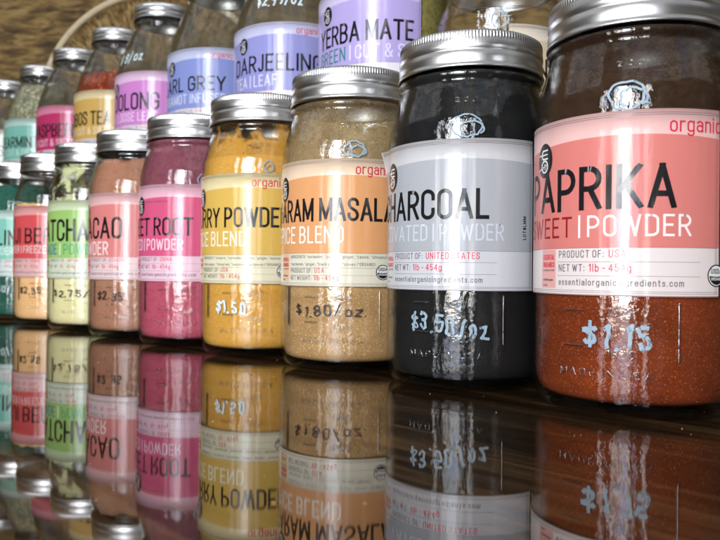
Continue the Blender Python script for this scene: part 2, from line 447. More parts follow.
def band_mesh(R, z0, h, teeth):
    # profile of the screw band from top inner edge outward and down (f = 0..1 down the band)
    prof = [(R-8.5, z0+h-.35), (R-4.2, z0+h+.1), (R-2.6, z0+h), (R-1.75, z0+h-.55), (R-1.5, z0+h-1.4), (R-1.4, z0+h-2.6), (R-1.35, z0+h-3.9), (R-1.4, z0+h-4.4), (R-1.15, z0+h-5.2), (R-.75, z0+h*.60), (R-.72, z0+h*.53), (R-1.35, z0+h*.485), (R-1.5, z0+h*.46), (R-1.2, z0+h*.43), (R-.7, z0+h*.36), (R-.55, z0+h*.26), (R-.75, z0+h*.17), (R-.9, z0+h*.12), (R-.3, z0+h*.07), (R, z0+h*.035), (R-.1, z0+.1), (R-.7, z0), (R-1.3, z0+.3), (R-1.8, z0+3), (R-1.8, z0+h-1.2), (R-8.3, z0+h-1.0)]
    n = teeth*4
    amp = [0, 0, .05, .22, .3, .3, .3, .12]+[0]*40
    def rf(r, z, i, j): return r+(amp[j] if j < len(amp) else 0)/1000*math.cos(2*PI*i/4)
    return mesh_only('lid_band', lathe(mm(prof), n, rf, close=True), [TIN])
def lid_mesh(R, z0, h):
    prof = [(0, z0+h-.9), (R-14, z0+h-.9), (R-12, z0+h-.55), (R-9.5, z0+h-.6), (R-5, z0+h-.55), (R-2.6, z0+h-.8), (R-2.6, z0+h-1.1), (R-12, z0+h-1.1), (0, z0+h-1.3)]
    me = mesh_only('lid', lathe(mm(prof), 96), [TIN, UNDER_SHADE])
    for p in me.polygons:
        if p.center.z < (z0+h-1.0)/1000: p.material_index = 1
    return me
M_LG = mesh_only('glass_body', lathe(mm(shell(LOWO)), 144), [GLASS])
M_UG = mesh_only('glass_body', lathe(mm(shell(UPO)), 128), [GLASS])
M_SG = mesh_only('glass_body', lathe(mm(shell(SQO)), 128), [GLASS])
M_LB = band_mesh(44.4, 178.6, 21.2, 144); M_LL = lid_mesh(44.4, 178.6, 21.2)
M_UB = band_mesh(39.8, 232.0, 18.5, 128); M_UL = lid_mesh(39.8, 232.0, 18.5)
M_SB = band_mesh(44.4, 127.0, 19, 144); M_SL = lid_mesh(44.4, 127.0, 19)
KIND = {'low': (LOWO, M_LG, M_LB, M_LL, 49.7), 'up': (UPO, M_UG, M_UB, M_UL, 62.0), 'squat': (SQO, M_SG, M_SB, M_SL, 51.0)}
def part(name, me, parent):
    o = bpy.data.objects.new(name, me); COL.objects.link(o); o.parent = parent; return o

def contents(outer, fill, m, parent, uneven=2.0, seed=0, tilt=0.0, gap=1.35):
    prof = []
    for r, z in smooth_prof(outer):
        if r < 25 or z < 3.0 or z > fill: continue
        low = max(0, (16-z)/14)
        prof.append((r-gap-2.4*low**1.6, z+1.0*low))
    prof = [(0, 3.2), (prof[0][0]*.92, 3.2)]+prof
    rt = prof[-1][0]
    V, F = [], []; n = 144
    full = prof+[(rt*k, fill) for k in (.97, .85, .7, .5, .3, .1)]
    m_ = len(full)
    for i in range(n):
        a = 2*PI*i/n
        for j, (r, z) in enumerate(full):
            w = max(0, min(1, (z-(fill-9))/9))
            h = noise.noise(Vector((r*math.cos(a)/11+seed*7, r*math.sin(a)/11, seed)))*2+noise.noise(Vector((r*math.cos(a)/3.5, r*math.sin(a)/3.5, seed+3)))*.6
            zz = z+w*(h*uneven+tilt*math.sin(a+seed)*r/50)
            rr = r if j < 2 else min(r, prof_r(outer, min(zz, outer[-1][1]-1))-gap) if w > 0 else r
            V.append((rr*math.cos(a)/1000, rr*math.sin(a)/1000, zz/1000))
    for i in range(n):
        k = (i+1) % n
        for j in range(m_-1): F.append((i*m_+j, k*m_+j, k*m_+j+1, i*m_+j+1))
    return link_mesh('contents', V, F, [m], parent)
def film(outer, z0, z1, m, parent):
    prof = [(r-1.3, z) for r, z in smooth_prof(outer) if z0 <= z <= z1 and r > 25]
    return part('powder_and_murk_film', mesh_only('powder_and_murk_film', lathe(mm(prof), 128), [m]), parent)

BLACK = PM(30, 29, 31); WHITE = PM(236, 236, 232); RED = PM(214, 50, 72); GREY = PM(96, 92, 92); LINE = PM(120, 108, 106)
OFF0 = .12
def label(root, pos, R, zb, zt, phiL, arcdeg, c_pale, c_main, c_panel, title, cap, tw, tphi, sub, subcap, sphi, logo, sub_w=None,
          panel=None, badge=None, organic=None, strip=None, curl=False, lot=False, swoosh=1.0, sf=1):
    h = zt-zb
    uL = rad(phiL)*R; uR = rad(phiL+arcdeg)*R
    def rf(u, v):
        if curl:
            k = max(0, (uL+9-u)/9)*max(0, (v-(zt-26))/26)
            return R+4.2*k*k
        return R
    w = Wrap(rf); w.R0 = R
    gm = sum(c_main)/3; c_main = tuple(a*.87+gm*.13 for a in c_main); gm = sum(c_pale)/3; c_pale = tuple(a*.9+gm*.1 for a in c_pale)
    c_main = tuple(int(a*.80+b*.20) for a, b in zip(c_main, c_pale)); c_pale = tuple(int(a*.82+b*.18) for a, b in zip(c_pale, (236, 232, 226)))  # reflected haze put into the print colours by blending them paler
    paper = PM(*c_panel); pale = PM(*c_pale); main = PM(*c_main)
    g1 = w.sheet(uL, uR, zb, zt, pale, .10+OFF0, nv=8)
    g0 = w.sheet(uL, uR, zb, zt, pale, .0, nv=8)
    for a in range(len(g1)-1):                                   # edges of the paper
        for b in (0, 8): w.F.append((g0[a][b], g0[a+1][b], g1[a+1][b], g1[a][b])); w.M.append(0)
    for b in range(8):
        for a in (0, -1): w.F.append((g0[a][b], g0[a][b+1], g1[a][b+1], g1[a][b])); w.M.append(0)
    P = zb+h*.262                                                # top of the white panel
    L1 = .16+OFF0
    w.sheet(uL+.3, uR-.3, P, lambda u: zt-h*(.165-.035*swoosh*math.sin(max(0, min(1, (u-uL)/(uR-uL)))*PI*.9)), main, L1, nv=4)
    w.sheet(uL+.3, uR-.3, zb+.5, P, paper, L1, nv=2)
    T = .22+OFF0
    # borders
    for o2 in (1.7, 2.6):
        w.ribbon([(uL+1, zt-o2), (uR-1, zt-o2)], .22, LINE, T, False)
    for o2 in (1.4, 2.2): w.ribbon([(uL+1, zb+o2), (uR-1, zb+o2)], .2, LINE, T, False)
    for o2 in (1.6, 2.4): w.ribbon([(uR-o2, zb+1.5), (uR-o2, zt-1.8)], .2, LINE, T, False)
    base = zt-h*(.53 if cap > 15.8 else .49)
    ut = rad(tphi)*R
    w.text(title, ut, base, cap, .128, BLACK, T, width=tw, space=.085)
    ucur = rad(sphi)*R
    sb = zt-h*(.56 if cap > 15.8 else .525)-subcap
    for txt, c in sub:
        ww = w.text(txt, ucur, sb, subcap, .108, PM(*c), T, space=.125, width=None if sf == 1 else text_strokes(txt, subcap, .108, .125)[1]*(sf if txt != '|' else 1))
        ucur += ww+subcap*.34
    # logo
    if logo is not None:
        ul = rad(logo)*R; vl = zt-h*.215; k = cap and 1
        w.disc(ul, vl, 6.8, 8.6, BLACK, T)
        wt = .75
        w.ribbon([(ul+2.6, vl+5.0), (ul-1.6, vl+5.0), (ul-2.4, vl+4.2), (ul-2.4, vl+1.6), (ul-1.6, vl+.8), (ul+2.6, vl+.8)], wt, WHITE, T+.05)
        w.ribbon([(ul-5.4, vl+2.9), (ul+2.4, vl+2.9)], wt*.8, WHITE, T+.05)
        w.ribbon([(ul+a, vl+b) for a, b in arc(0, -3.0, 2.9, 2.9, 0, 360, 16)], wt, WHITE, T+.05)
        w.ribbon([(ul-6.4, vl-4.6), (ul-2.2, vl-3.4), (ul+1.8, vl-2.2)], wt*.7, WHITE, T+.05)
        w.ribbon([(ul-1.0, vl-4.4), (ul+.2, vl-1.6)], wt*.6, WHITE, T+.05)
        w.ribbon([(ul+.6, vl-4.6), (ul+1.6, vl-2.4)], wt*.6, WHITE, T+.05)
    if organic is not None:
        w.text('organic', rad(organic)*R, zt-h*.125, 7.4, .105, RED, T, space=.12)
    if panel:
        up = rad(panel[0])*R; ph = P-zb; lines = panel[1]; n = len(lines)
        row = (ph-2.6)/n
        for i, segs in enumerate(lines):
            v = P-row*(i+1)+row*.30; u = up
            for txt, c, cp in segs:
                ww = w.text(txt, u, v, cp, .12, c, T, space=.2); u += ww+cp*.6
            if i < n-1 and not (len(segs) == 1 and segs[0][2] < 2.6 and i == 0):
                w.ribbon([(up-1, P-row*(i+1)), (min(uR-5, up+66), P-row*(i+1))], .18, LINE, T, False)
        w.ribbon([(uL+1, P-.05), (uR-1, P-.05)], .18, LINE, T, False)
        # small wording column at the left
        uc = up-12.5
        w.sheet(max(uL+.5, uc-1.5), up-2.2, zb+3, P-.5, PM(*[int(a*.7+b*.3) for a, b in zip(c_pale, c_main)]), L1+.03, nv=2)
        w.text('ESSENTIAL', uc, P-5.4, 2.6, .15, RED, T, width=9.4, space=.16)
        w.text('ORGANICS', uc, P-9.0, 2.6, .15, RED, T, width=9.4, space=.16)
        w.text('our organic our fields', uc, P-10.8, .9, .2, GREY, T, width=9.4)
        w.text('certified organic', uc, P-15.6, 1.2, .18, GREY, T, width=8.4)
        w.text('trade', uc, P-18.2, 1.2, .18, GREY, T)
    if badge is not None:
        ub = rad(badge)*R; vb = zb+h*.115
        w.disc(ub, vb, 5.1, 5.1, BLACK, T); w.disc(ub, vb, 4.5, 4.5, WHITE, T+.06)
        pts = [(ub+a, vb+b) for a, b in arc(0, -.1, 4.1, 4.0, 180, 360, 16)]
        i = w.mi(BLACK); c0 = w.pt(ub, vb-.4, T+.14); q = [w.pt(x, y, T+.14) for x, y in pts]
        for a in range(len(q)-1): w.F.append((c0, q[a], q[a+1])); w.M.append(i)
        w.text('USDA', ub-3.3, vb+.9, 2.3, .17, BLACK, T+.14, width=6.6, space=.12)
        w.text('ORGANIC', ub-3.2, vb-2.1, 1.4, .15, WHITE, T+.2, width=6.4, space=.12)
    if strip:                                                   # one line of very small print
        w.text(strip[0], rad(strip[1])*R, strip[2], 1.7, .13, GREY, T, space=.2)
    if lot:
        w.text('LOT#LMM', uR-5.2, zb+h*.34, 2.3, .16, BLACK, T, width=13, rot=True)
    return w.build('label', root)

def writing(name, root, outer, strokes, mat_, th, off=.1, jit=1.0, slope=0.0):
    x00 = min((x for q in strokes for x, y in q), default=0)
    w = Wrap(lambda u, v: prof_r(outer, v)); w.R0 = max(p[0] for p in outer)
    for q in strokes:
        q = resample(q, 1.1); r = random.uniform(0, 90)
        q = [(x+jit*noise.noise(Vector((x*.35, y*.35, r))), y+jit*noise.noise(Vector((x*.35, y*.35, r+9)))+slope*(x-q[0][0]*0-x00)) for x, y in q]
        w.ribbon(q, th*random.uniform(.85, 1.15), mat_, off, step=1.2, ext=True)
    return w.build(name, root)
def emboss(root, outer, phic, upper=False):
    R = max(p[0] for p in outer); u0 = rad(phic)*R
    def put(name, paths, r):
        w = Wrap(lambda u, v: prof_r(outer, v)); w.R0 = R
        for p in paths: w.tube(p, r, EMB, .0)
        w.build(name, root)
    def tx(t_, u, v, cap, wd, r=.33):
        st, ww = text_strokes(t_, cap, .14, .25, wd)
        put('embossed_wording', [[(u+x, v+y) for x, y in s] for s in st], r)
    if upper: tx('MASON', u0-8, 160, 5, 22); return
    tx('2000', u0-6, 44.0, 4.0, 12); tx('1800', u0-6, 24.6, 4.0, 12)
    tx('MADE IN USA', u0-30, 15.6, 3.8, 44); tx('200', u0-4, 158, 2.8, 14)
    for v in (46, 29.5): put('graduation_mark', [[(u0-27, v), (u0-17, v)]], .8)
    put('seam', [[(u0+25, 24), (u0+25, 50)]], .6)

def thing(name, lab, cat, pos, group=None, rot=None):
    o = bpy.data.objects.new(name, None); COL.objects.link(o); o.empty_display_size = .02
    o.location = pos; o.rotation_euler = (0, 0, facing(pos) if rot is None else rot)
    o['label'] = lab; o['category'] = cat
    if group: o['group'] = group
    return o
def jar(name, lab, kind, pos, group):
    outer, mg, mb, ml, R = KIND[kind]
    r = thing(name, lab, 'jar', pos, group)
    part('glass_body', mg, r)
    b = part('lid_band', mb, r); b.rotation_euler.z = random.uniform(0, 6)
    l = part('lid', ml, b)
    return r, outer, R/1000
G1 = 'large glass jars in the front row on the table'
G2 = 'large glass jars in the raised back row'

def ring(u, v, a, b, tail=True):
    s = [[(u+p, v+q) for p, q in arc(0, 0, a, b, 20, 370, 22)], [(u+p+a*.35, v+q-b*.25) for p, q in arc(0, 0, a*.75, b*.7, -40, 230, 16)]]
    return s

# ------------------------------------------------------------------ front row
ZB, ZT = 53.0, 137.0
def fast(L): return [[(t_, BLACK, 3.4)] for t_ in L]
def pnl(country): return [[('PRODUCT OF:', GREY, 3.5), (country, RED, 3.7)], [('NET WT:', GREY, 3.5), ('1lb - 454g', RED, 3.7)], [('essentialorganicingredients.com', GREY, 3.2)]]
def pnl_blend(a, b): return [[(a, GREY, 2.1)], [(b, GREY, 2.1)], [('PRODUCT OF:', GREY, 3.0), ('USA', RED, 3.4)], [('NET WEIGHT:', GREY, 3.0), ('1lb - 454g', RED, 3.4)]]
W_ = (238, 238, 234)
LOW = [
 dict(n='paprika_jar', lab='jar of rust red paprika powder with a coral label, rightmost in the front row',
      cont=(powder_mat('paprika_powder', srgb(126, 52, 22), srgb(68, 26, 10), 2600, .035), 96, 3), film=(film_mat('paprika_dust', srgb(66, 46, 33), srgb(36, 26, 20), .24, .60, 26, .14, .20, .45, .88), 90, 178),
      pale=(240, 178, 172), main=(218, 108, 98), panel=(226, 214, 210), title='PAPRIKA', cap=20.4, tw=83, tr=677, sub=[('SWEET', (150, 30, 34)), ('|', (250, 235, 230)), ('POWDER', (248, 232, 228))], sc=9.9, sl=-76, logo=546,
      pan=560, country=pnl('USA'), badge=716, org=669, price=('$1.15', CHALK, 583, 28.5, 11.0, 1.75, 31), ring=(628, 146, 7.6, 6.6), zs=1),
 dict(n='charcoal_jar', lab='jar of black activated charcoal powder with a plain grey label in the front row',
      cont=(powder_mat('charcoal_powder', (.006, .006, .0065), (.013, .013, .013), 1400, 0), 176, 1.0), film=None,
      pale=(198, 200, 203), main=(166, 169, 174), panel=(202, 203, 206), title='CHARCOAL', cap=17, tw=81, tr=490, sub=[('ACTIVATED', (200, 206, 214)), ('|', (200, 206, 214)), ('POWDER', (200, 206, 214))], sc=9.3, sl=-84, logo=393.5,
      pan=395, country=pnl('UNITED STATES'), badge=None, org=None, price=('$3.50/oz', CHALK, 411, 31.0, 10.5, 1.5, 46), ring=(466, 146, 8.5, 6.0), right=532, curl=True, lot=True),
 dict(n='spice_blend_jar', lab='jar of speckled tan spice blend with an orange GARAM MASALA label in the front row',
      cont=(powder_mat('garam_masala_powder', srgb(184, 148, 102), srgb(128, 94, 58), 2000, .03), 132, 4), film=(film_mat('garam_masala_dust', srgb(186, 158, 118), srgb(124, 102, 70), .34, .66, 34, .14, .20, .55, .72), 128, 178),
      pale=(244, 208, 168), main=(232, 150, 84), panel=(226, 220, 198), title='GARAM MASALA', cap=15.5, tw=100, tr=394, sub=[('SPICE BLEND', (248, 240, 226))], sc=11.4, sl=-82, logo=286,
      pan=291.5, country=pnl_blend('INGREDIENTS: *coriander, *pepper, *ginger, *cassia, *cinnamon,', '*cardamom, *ginger, *black pepper, *cloves (*ORGANIC)'), badge=383, org=356, price=('$1.80/oz.', INK, 296, 33.0, 7.6, .9, 52), ring=(354, 145, 6.6, 5.2)),
 dict(n='spice_blend_jar', lab='jar of mustard yellow CURRY POWDER spice blend with a yellow label in the front row',
      cont=(powder_mat('curry_powder', srgb(204, 154, 72), srgb(172, 122, 50), 900, 0), 158, 5), film=(film_mat('curry_dust', srgb(196, 146, 66), srgb(160, 112, 42), .43, .56, 46, .148, .182), 150, 177),
      pale=(240, 218, 150), main=(226, 176, 62), panel=(228, 222, 190), title='CURRY POWDER', cap=15.4, tw=98, tr=290, sub=[('SPICE BLEND', (250, 240, 214))], sc=11.4, sl=-91, logo=203.5,
      pan=205, country=pnl_blend('INGREDIENTS: *turmeric, *coriander, *cumin, *ginger, *mustard', '*black pepper, *fenugreek, *cayenne, *cardamom (*ORGANIC)'), badge=283, org=252, price=('$1.50', CHALKW, 216, 30, 9.5, 1.7, 27), ring=(268, 144, 3.8, 4.4)),
 dict(n='root_powder_jar', lab='jar of rose red powder with a magenta BEET ROOT label in the front row',
      cont=(powder_mat('beet_powder', srgb(178, 84, 102), srgb(146, 58, 76), 700, 0), 128, 3), film=(film_mat('beet_dust', srgb(152, 84, 98), srgb(92, 52, 60), .26, .50, 30, .15, .20, .3, .93), 126, 178),
      pale=(240, 168, 190), main=(222, 62, 112), panel=(238, 200, 214), title='BEET ROOT', cap=16, tw=77, tr=194, sub=[('DRIED', (250, 220, 230)), ('|', (250, 220, 230)), ('POWDER', (250, 220, 230))], sc=9.8, sl=-92, logo=142,
      pan=142, country=pnl('CHINA'), badge=None, org=None, price=None, ring=(202, 143, 3.8, 5), strip='*organic beet root powder dried'),
 dict(n='cacao_jar', lab='brown cacao powder jar filled to the neck with a salmon pink label, front row',
      cont=(powder_mat('cacao_powder', srgb(168, 120, 96), srgb(138, 92, 70), 700, 0), 171, 2.5), film=None,
      pale=(240, 176, 174), main=(226, 116, 110), panel=(236, 208, 206), title='CACAO', cap=21.4, tw=63, tr=122, sub=[('POWDER', (250, 232, 226))], sc=13, sl=-93, logo=89.2,
      pan=92, country=pnl('ECUADOR'), badge=None, org=None, price=('$2.35', INK, 97, 33, 8.6, 1.2, 30), ring=None),
 dict(n='matcha_jar', lab='jar of pale matcha powder clinging in clumps above its lime green label, front row',
      cont=(powder_mat('matcha_powder', srgb(222, 212, 164), srgb(200, 190, 134), 700, 0), 112, 2), film=(film_mat('matcha_clumps', srgb(206, 206, 160), srgb(182, 182, 130), .50, .58, 52), 108, 177),
      pale=(206, 226, 168), main=(150, 204, 92), panel=(222, 230, 204), title='MATCHA', cap=24, tw=80, tr=89, sub=[('GRADE', (30, 110, 160)), ('|', (250, 250, 230)), ('POWDER', (60, 170, 120))], sc=11.5, sl=-90, logo=None,
      pan=51, country=pnl('JAPAN'), badge=None, org=None, price=('$2.75/oz', INK, 54, 33, 7.6, 1.15, 58), ring=None),
 dict(n='berry_powder_jar', lab='jar of peach coloured powder with a red GOJI BERRY label in the front row',
      cont=(powder_mat('goji_powder', srgb(240, 190, 136), srgb(214, 158, 104), 700, 0), 140, 2), film=None,
      pale=(244, 150, 146), main=(232, 62, 66), panel=(240, 190, 186), title='GOJI BERRY', cap=18.4, tw=104, tr=None, tl=-96, sub=[('POWDER', (250, 226, 220)), ('|', (250, 226, 220)), ('FREEZE', (250, 226, 220))], sc=8.6, sl=-94, logo=14,
      pan=16, country=pnl('CHINA'), badge=None, org=None, price=('$2.35', INK, 20, 33, 8.6, 1.2, 30), ring=None),
 dict(n='algae_powder_jar', lab='jar of dark teal green powder with a mint label, leftmost in the front row',
      cont=(powder_mat('spirulina_powder', srgb(52, 104, 88), srgb(30, 68, 58), 700, 0), 170, 3), film=None,
      pale=(198, 236, 222), main=(120, 212, 186), panel=(220, 238, 232), title='SPIRULINA', cap=19.5, tw=100, tr=30, sub=[('POWDER', (240, 250, 246)), ('|', (240, 250, 246)), ('FINE', (240, 250, 246))], sc=9.6, sl=-60, logo=-10,
      pan=-16, country=pnl('CHINA'), badge=None, org=None, price=('$2.00/oz', CHALKW, -18, 33, 8.8, 1.5, 50), ring=None),
]
for i, d in enumerate(LOW):
    pos = low_pos(i)
    root, outer, R = jar(d['n'], d['lab'], 'low', pos, G1)
    cm, fill, un = d['cont']
    contents(outer, fill, cm, root, un, seed=i+1)
    if d['film']: film(outer, d['film'][1], d['film'][2], d['film'][0], root)
    Rm = R*1000
    if d.get('tr') is not None: tphi = phi_at(pos, R, .1, d['tr'])-math.degrees(d['tw']/Rm)
    else: tphi = d['tl']
    logo = None if d['logo'] is None else phi_at(pos, R, .12, d['logo'])
    phiL = min(tphi-3, (logo if logo is not None else 0)-10, -84)
    arcd = 130
    if i in (2, 3): arcd = 136
    if d.get('right'): arcd = phi_at(pos, R, .1, d['right'])-phiL
    pan = phi_at(pos, R, .06, d['pan'])
    if d['pan'] < 0 and i == 8: pan = -60
    if i == 1: pan = phi_at(pos, R, .06, 396)
    label(root, pos, Rm+.15, ZB, ZT, phiL, arcd, d['pale'], d['main'], d['panel'], d['title'], d['cap'], d['tw'], tphi, d['sub'], d['sc'], d['sl'], logo,
          panel=(pan, d['country']), badge=None if d['badge'] is None else (phi_at(pos, R, .06, d['badge']) if i else 44), organic=None if d['org'] is None else phi_at(pos, R, .12, d['org']),
          sf=1.2 if i == 0 else 1, curl=d.get('curl', False), lot=d.get('lot', False), strip=(d['strip'], -62, ZT-15.5) if d.get('strip') else None)
    eph = phi_at(pos, R, .045, 0) if False else -6
    emboss(root, outer, eph)
    if d['price']:
        txt, m_, x0, v, cp, th, wd = d['price']
        random.seed(20+i)
        st, w_ = text_strokes(txt, cp, .16, .16, wd, .9)
        u0 = rad(phi_at(pos, R, .04, max(x0, -12)))*Rm
        writing('price_marking', root, outer, [[(u0+a, v+b) for a, b in s] for s in st], m_, th, .08, 1.3 if cp > 9 else .8, -.12 if i == 1 else 0.0)
    if d['ring']:
        u0 = rad(phi_at(pos, R*.97, d['ring'][1]/1000, d['ring'][0]))*Rm
        writing('ring_marking', root, outer, ring(u0, d['ring'][1]-2.0, d['ring'][2], d['ring'][3]), CHALK, 1.05 if i < 3 else .8)
    # clear graduation bar's refraction darkness, painted as a black stripe at lower left
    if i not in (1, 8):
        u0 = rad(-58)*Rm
        writing('painted_graduation_refraction', root, outer, [[(u0, 27.0), (u0, 51.5)]], INK, 1.5 if i else .5, .05, 0.0)

for o in list(COL.objects):
    if o.get('group') == G1:
        o.location.z -= .003
        for ch in COL.objects:
            if ch.parent == o: ch.location.z += .003
# ------------------------------------------------------------------ back row, on the riser
tea = lambda n, a, b, gr=420: powder_mat(n, a, b, gr, .02)
UP = [
 dict(i=-3, dx=(.062, .1, 318.5), n='herbal_tea_jar', lab='clear jar with a lavender YERBA MATE label, behind and above the garam masala jar', cont=(tea('mate_leaf', srgb(170, 158, 92), srgb(100, 94, 50)), 150, 3),
      pale=(206, 196, 236), main=(176, 158, 224), title='YERBA MATE', cap=18, tw=98, tl=322, sub=[('GREEN', (40, 130, 128)), ('|', (230, 226, 248)), ('CUT & SIFTED', (226, 220, 246))], sc=12.2, sl=322.5, logo=328.5, right=421, org=None),
 dict(i=-2, dx=(.062, .1, 234), n='black_tea_jar', lab='clear jar with a violet blue DARJEELING label and white price writing, back row', cont=(tea('darjeeling_leaf', srgb(70, 56, 40), srgb(34, 26, 18)), 84, 3),
      pale=(198, 198, 240), main=(140, 142, 214), title='DARJEELING', cap=17.6, tw=104, tl=237, sub=[('TEA', (226, 228, 248)), ('|', (226, 228, 248)), ('LEAF', (226, 228, 248))], sc=11.6, sl=238, logo=244, org=297, price=('$2.99/oz', CHALKW, 257, 168, 13, 1.9, 52)),
 dict(i=-1, dx=(.062, .1, 167), n='black_tea_jar', lab='clear jar with a periwinkle blue EARL GREY label in the back row', cont=(tea('earl_grey_leaf', srgb(60, 50, 40), srgb(30, 24, 18)), 80, 3),
      pale=(192, 202, 240), main=(124, 138, 212), title='EARL GREY', cap=17, tw=94, tr=226, sub=[('BERGAMOT INFUSED', (222, 228, 248))], sc=11, sl=-88, logo=172.5, org=210),
 dict(i=0, dx=(.062, .1, 114.5), n='oolong_tea_jar', lab='clear jar with an orchid pink OOLONG label and white handwriting, back row', cont=(tea('oolong_leaf', srgb(66, 58, 40), srgb(34, 28, 18)), 84, 3),
      pale=(238, 190, 232), main=(214, 118, 206), title='OOLONG', cap=22, tw=77, tr=160, sub=[('TEA', (250, 222, 246)), ('|', (250, 222, 246)), ('LOOSE LEAF', (250, 222, 246))], sc=11.5, sl=-92, logo=117.5, org=None, price=('$ 8/oz', CHALKW, 121, 168, 13, 1.9, 44)),
 dict(i=1, dx=(.0398, .235, 91), n='red_tea_jar', lab='jar of red brown rooibos tea with a golden yellow label in the back row', cont=(powder_mat('rooibos_leaf', srgb(156, 66, 38), srgb(52, 18, 11), 420, .05), 182, 2.5),
      pale=(240, 214, 150), main=(222, 172, 74), title='ROOIBOS TEA', cap=19.5, tw=98, tr=111, sub=[('LEAF', (250, 236, 200)), ('|', (250, 236, 200)), ('CUT & SIFTED', (250, 236, 200))], sc=10.5, sl=-92, logo=None, org=None),
 dict(i=2, dx=(.0398, .235, 52), n='leaf_tea_jar', lab='jar with a crimson pink RASPBERRY leaf label in the back row', cont=(tea('raspberry_leaf', srgb(96, 96, 66), srgb(54, 54, 36)), 140, 3),
      pale=(238, 120, 160), main=(206, 36, 96), title='RASPBERRY', cap=21, tw=96, tr=86, sub=[('LEAF', (250, 214, 228)), ('|', (250, 214, 228)), ('CUT & SIFTED', (250, 214, 228))], sc=11, sl=-92, logo=None, org=None),
 dict(i=3, dx=(.0398, .235, 19), n='herb_jar', lab='jar packed with grey green dried leaf, with a mint green label, back row', cont=(powder_mat('spearmint_leaf', srgb(166, 164, 132), srgb(44, 44, 30), 420, .10), 215, 3),
      pale=(190, 230, 216), main=(118, 204, 182), title='SPEARMINT', cap=18.5, tw=94, tr=39, sub=[('LEAF', (224, 246, 238)), ('|', (224, 246, 238)), ('CUT & SIFTED', (224, 246, 238))], sc=10.5, sl=-92, logo=None, org=None),
 dict(i=4, dx=(.0398, .235, -14), n='herb_jar', lab='leftmost jar of the back row, with a cream label cut by the left edge', cont=(tea('pale_herb', srgb(120, 118, 90), srgb(70, 68, 48)), 175, 3),
      pale=(232, 226, 214), main=(176, 196, 178), title='SAGE', cap=20, tw=48, tr=26, sub=[('LEAF', (240, 246, 240))], sc=10.5, sl=-60, logo=None, org=None),
]
UPF = film_mat('painted_glass_murk', srgb(112, 100, 78), srgb(62, 54, 42), .30, .72, 22, .16, .23, .35, .62)  # murk painted inside the upper jars so necks and shoulders read dark
for d in UP:
    pos = up_pos(d['i'], d['dx'])
    root, outer, R = jar(d['n'], d['lab'], 'up', pos, G2)
    contents(outer, d['cont'][1], d['cont'][0], root, d['cont'][2], seed=d['i']+30)
    if d['cont'][1] < 210: film(outer, max(146, d['cont'][1]+4), 229, UPF, root)
    Rm = R*1000
    ph = lambda x, z=.13: phi_at(pos, R, z, x)
    tphi = ph(d['tl']) if d.get('tl') else ph(d['tr'])-math.degrees(d['tw']/Rm)
    logo = ph(d['logo'], .14) if d['logo'] else None
    sl = ph(d['sl']) if d['sl'] > 0 else d['sl']
    phiL = min(tphi-3, -84)
    arcd = 118
    if d.get('right'): arcd = ph(d['right'])-phiL
    sh = -4 if d['i'] in (-3, -2) else 0
    label(root, pos, Rm+.15, 62+sh, 154+sh, phiL, arcd, d['pale'], d['main'], (236, 230, 236), d['title'], d['cap'], d['tw'], tphi, d['sub'], d['sc'], sl, logo,
          panel=(-50, pnl('USA')), organic=ph(d['org'], .145) if d['org'] else None)
    if d['i'] in (-1, 0, 2): emboss(root, outer, 0, True)
    if d.get('price'):
        txt, m_, x0, v, cp, th, wd = d['price']
        random.seed(60+d['i'])
        st, w_ = text_strokes(txt, cp, .13, .16, wd, .8)
        u0 = rad(phi_at(pos, R*.93, v/1000, x0))*Rm
        writing('price_marking', root, outer, [[(u0+a*1.0, v+b) for a, b in s] for s in st], m_, th)
# the squat jar at the right of the back row
pos = up_pos(-4, (.051, .08, 437))
root, outer, R = jar('squat_jar', 'short wide clear jar with a cream label, above and behind the charcoal jar', 'squat', pos, G2)
contents(outer, 80, powder_mat('amber_granules', srgb(196, 160, 110), srgb(140, 104, 60), 500, .03), root, 4, seed=44)
film(outer, 76, 122, film_mat('amber_dust', srgb(170, 140, 96), srgb(120, 92, 60), .40, .75, 30, None, None, .2, .6), root)
Rm = R*1000
pL = phi_at(pos, R, .05, 508)
label(root, pos, Rm+.15, 8, 86, pL, 120, (240, 226, 200), (226, 200, 160), (236, 232, 226), 'GINGER', 14, 60, pL+6, [('ROOT', (250, 246, 236))], 8, pL+6, pL+10)
u0 = rad(phi_at(pos, R, .06, 500))*Rm
writing('ring_marking', root, outer, ring(u0, 90, 6.0, 6.4), CHALK, 1.0)

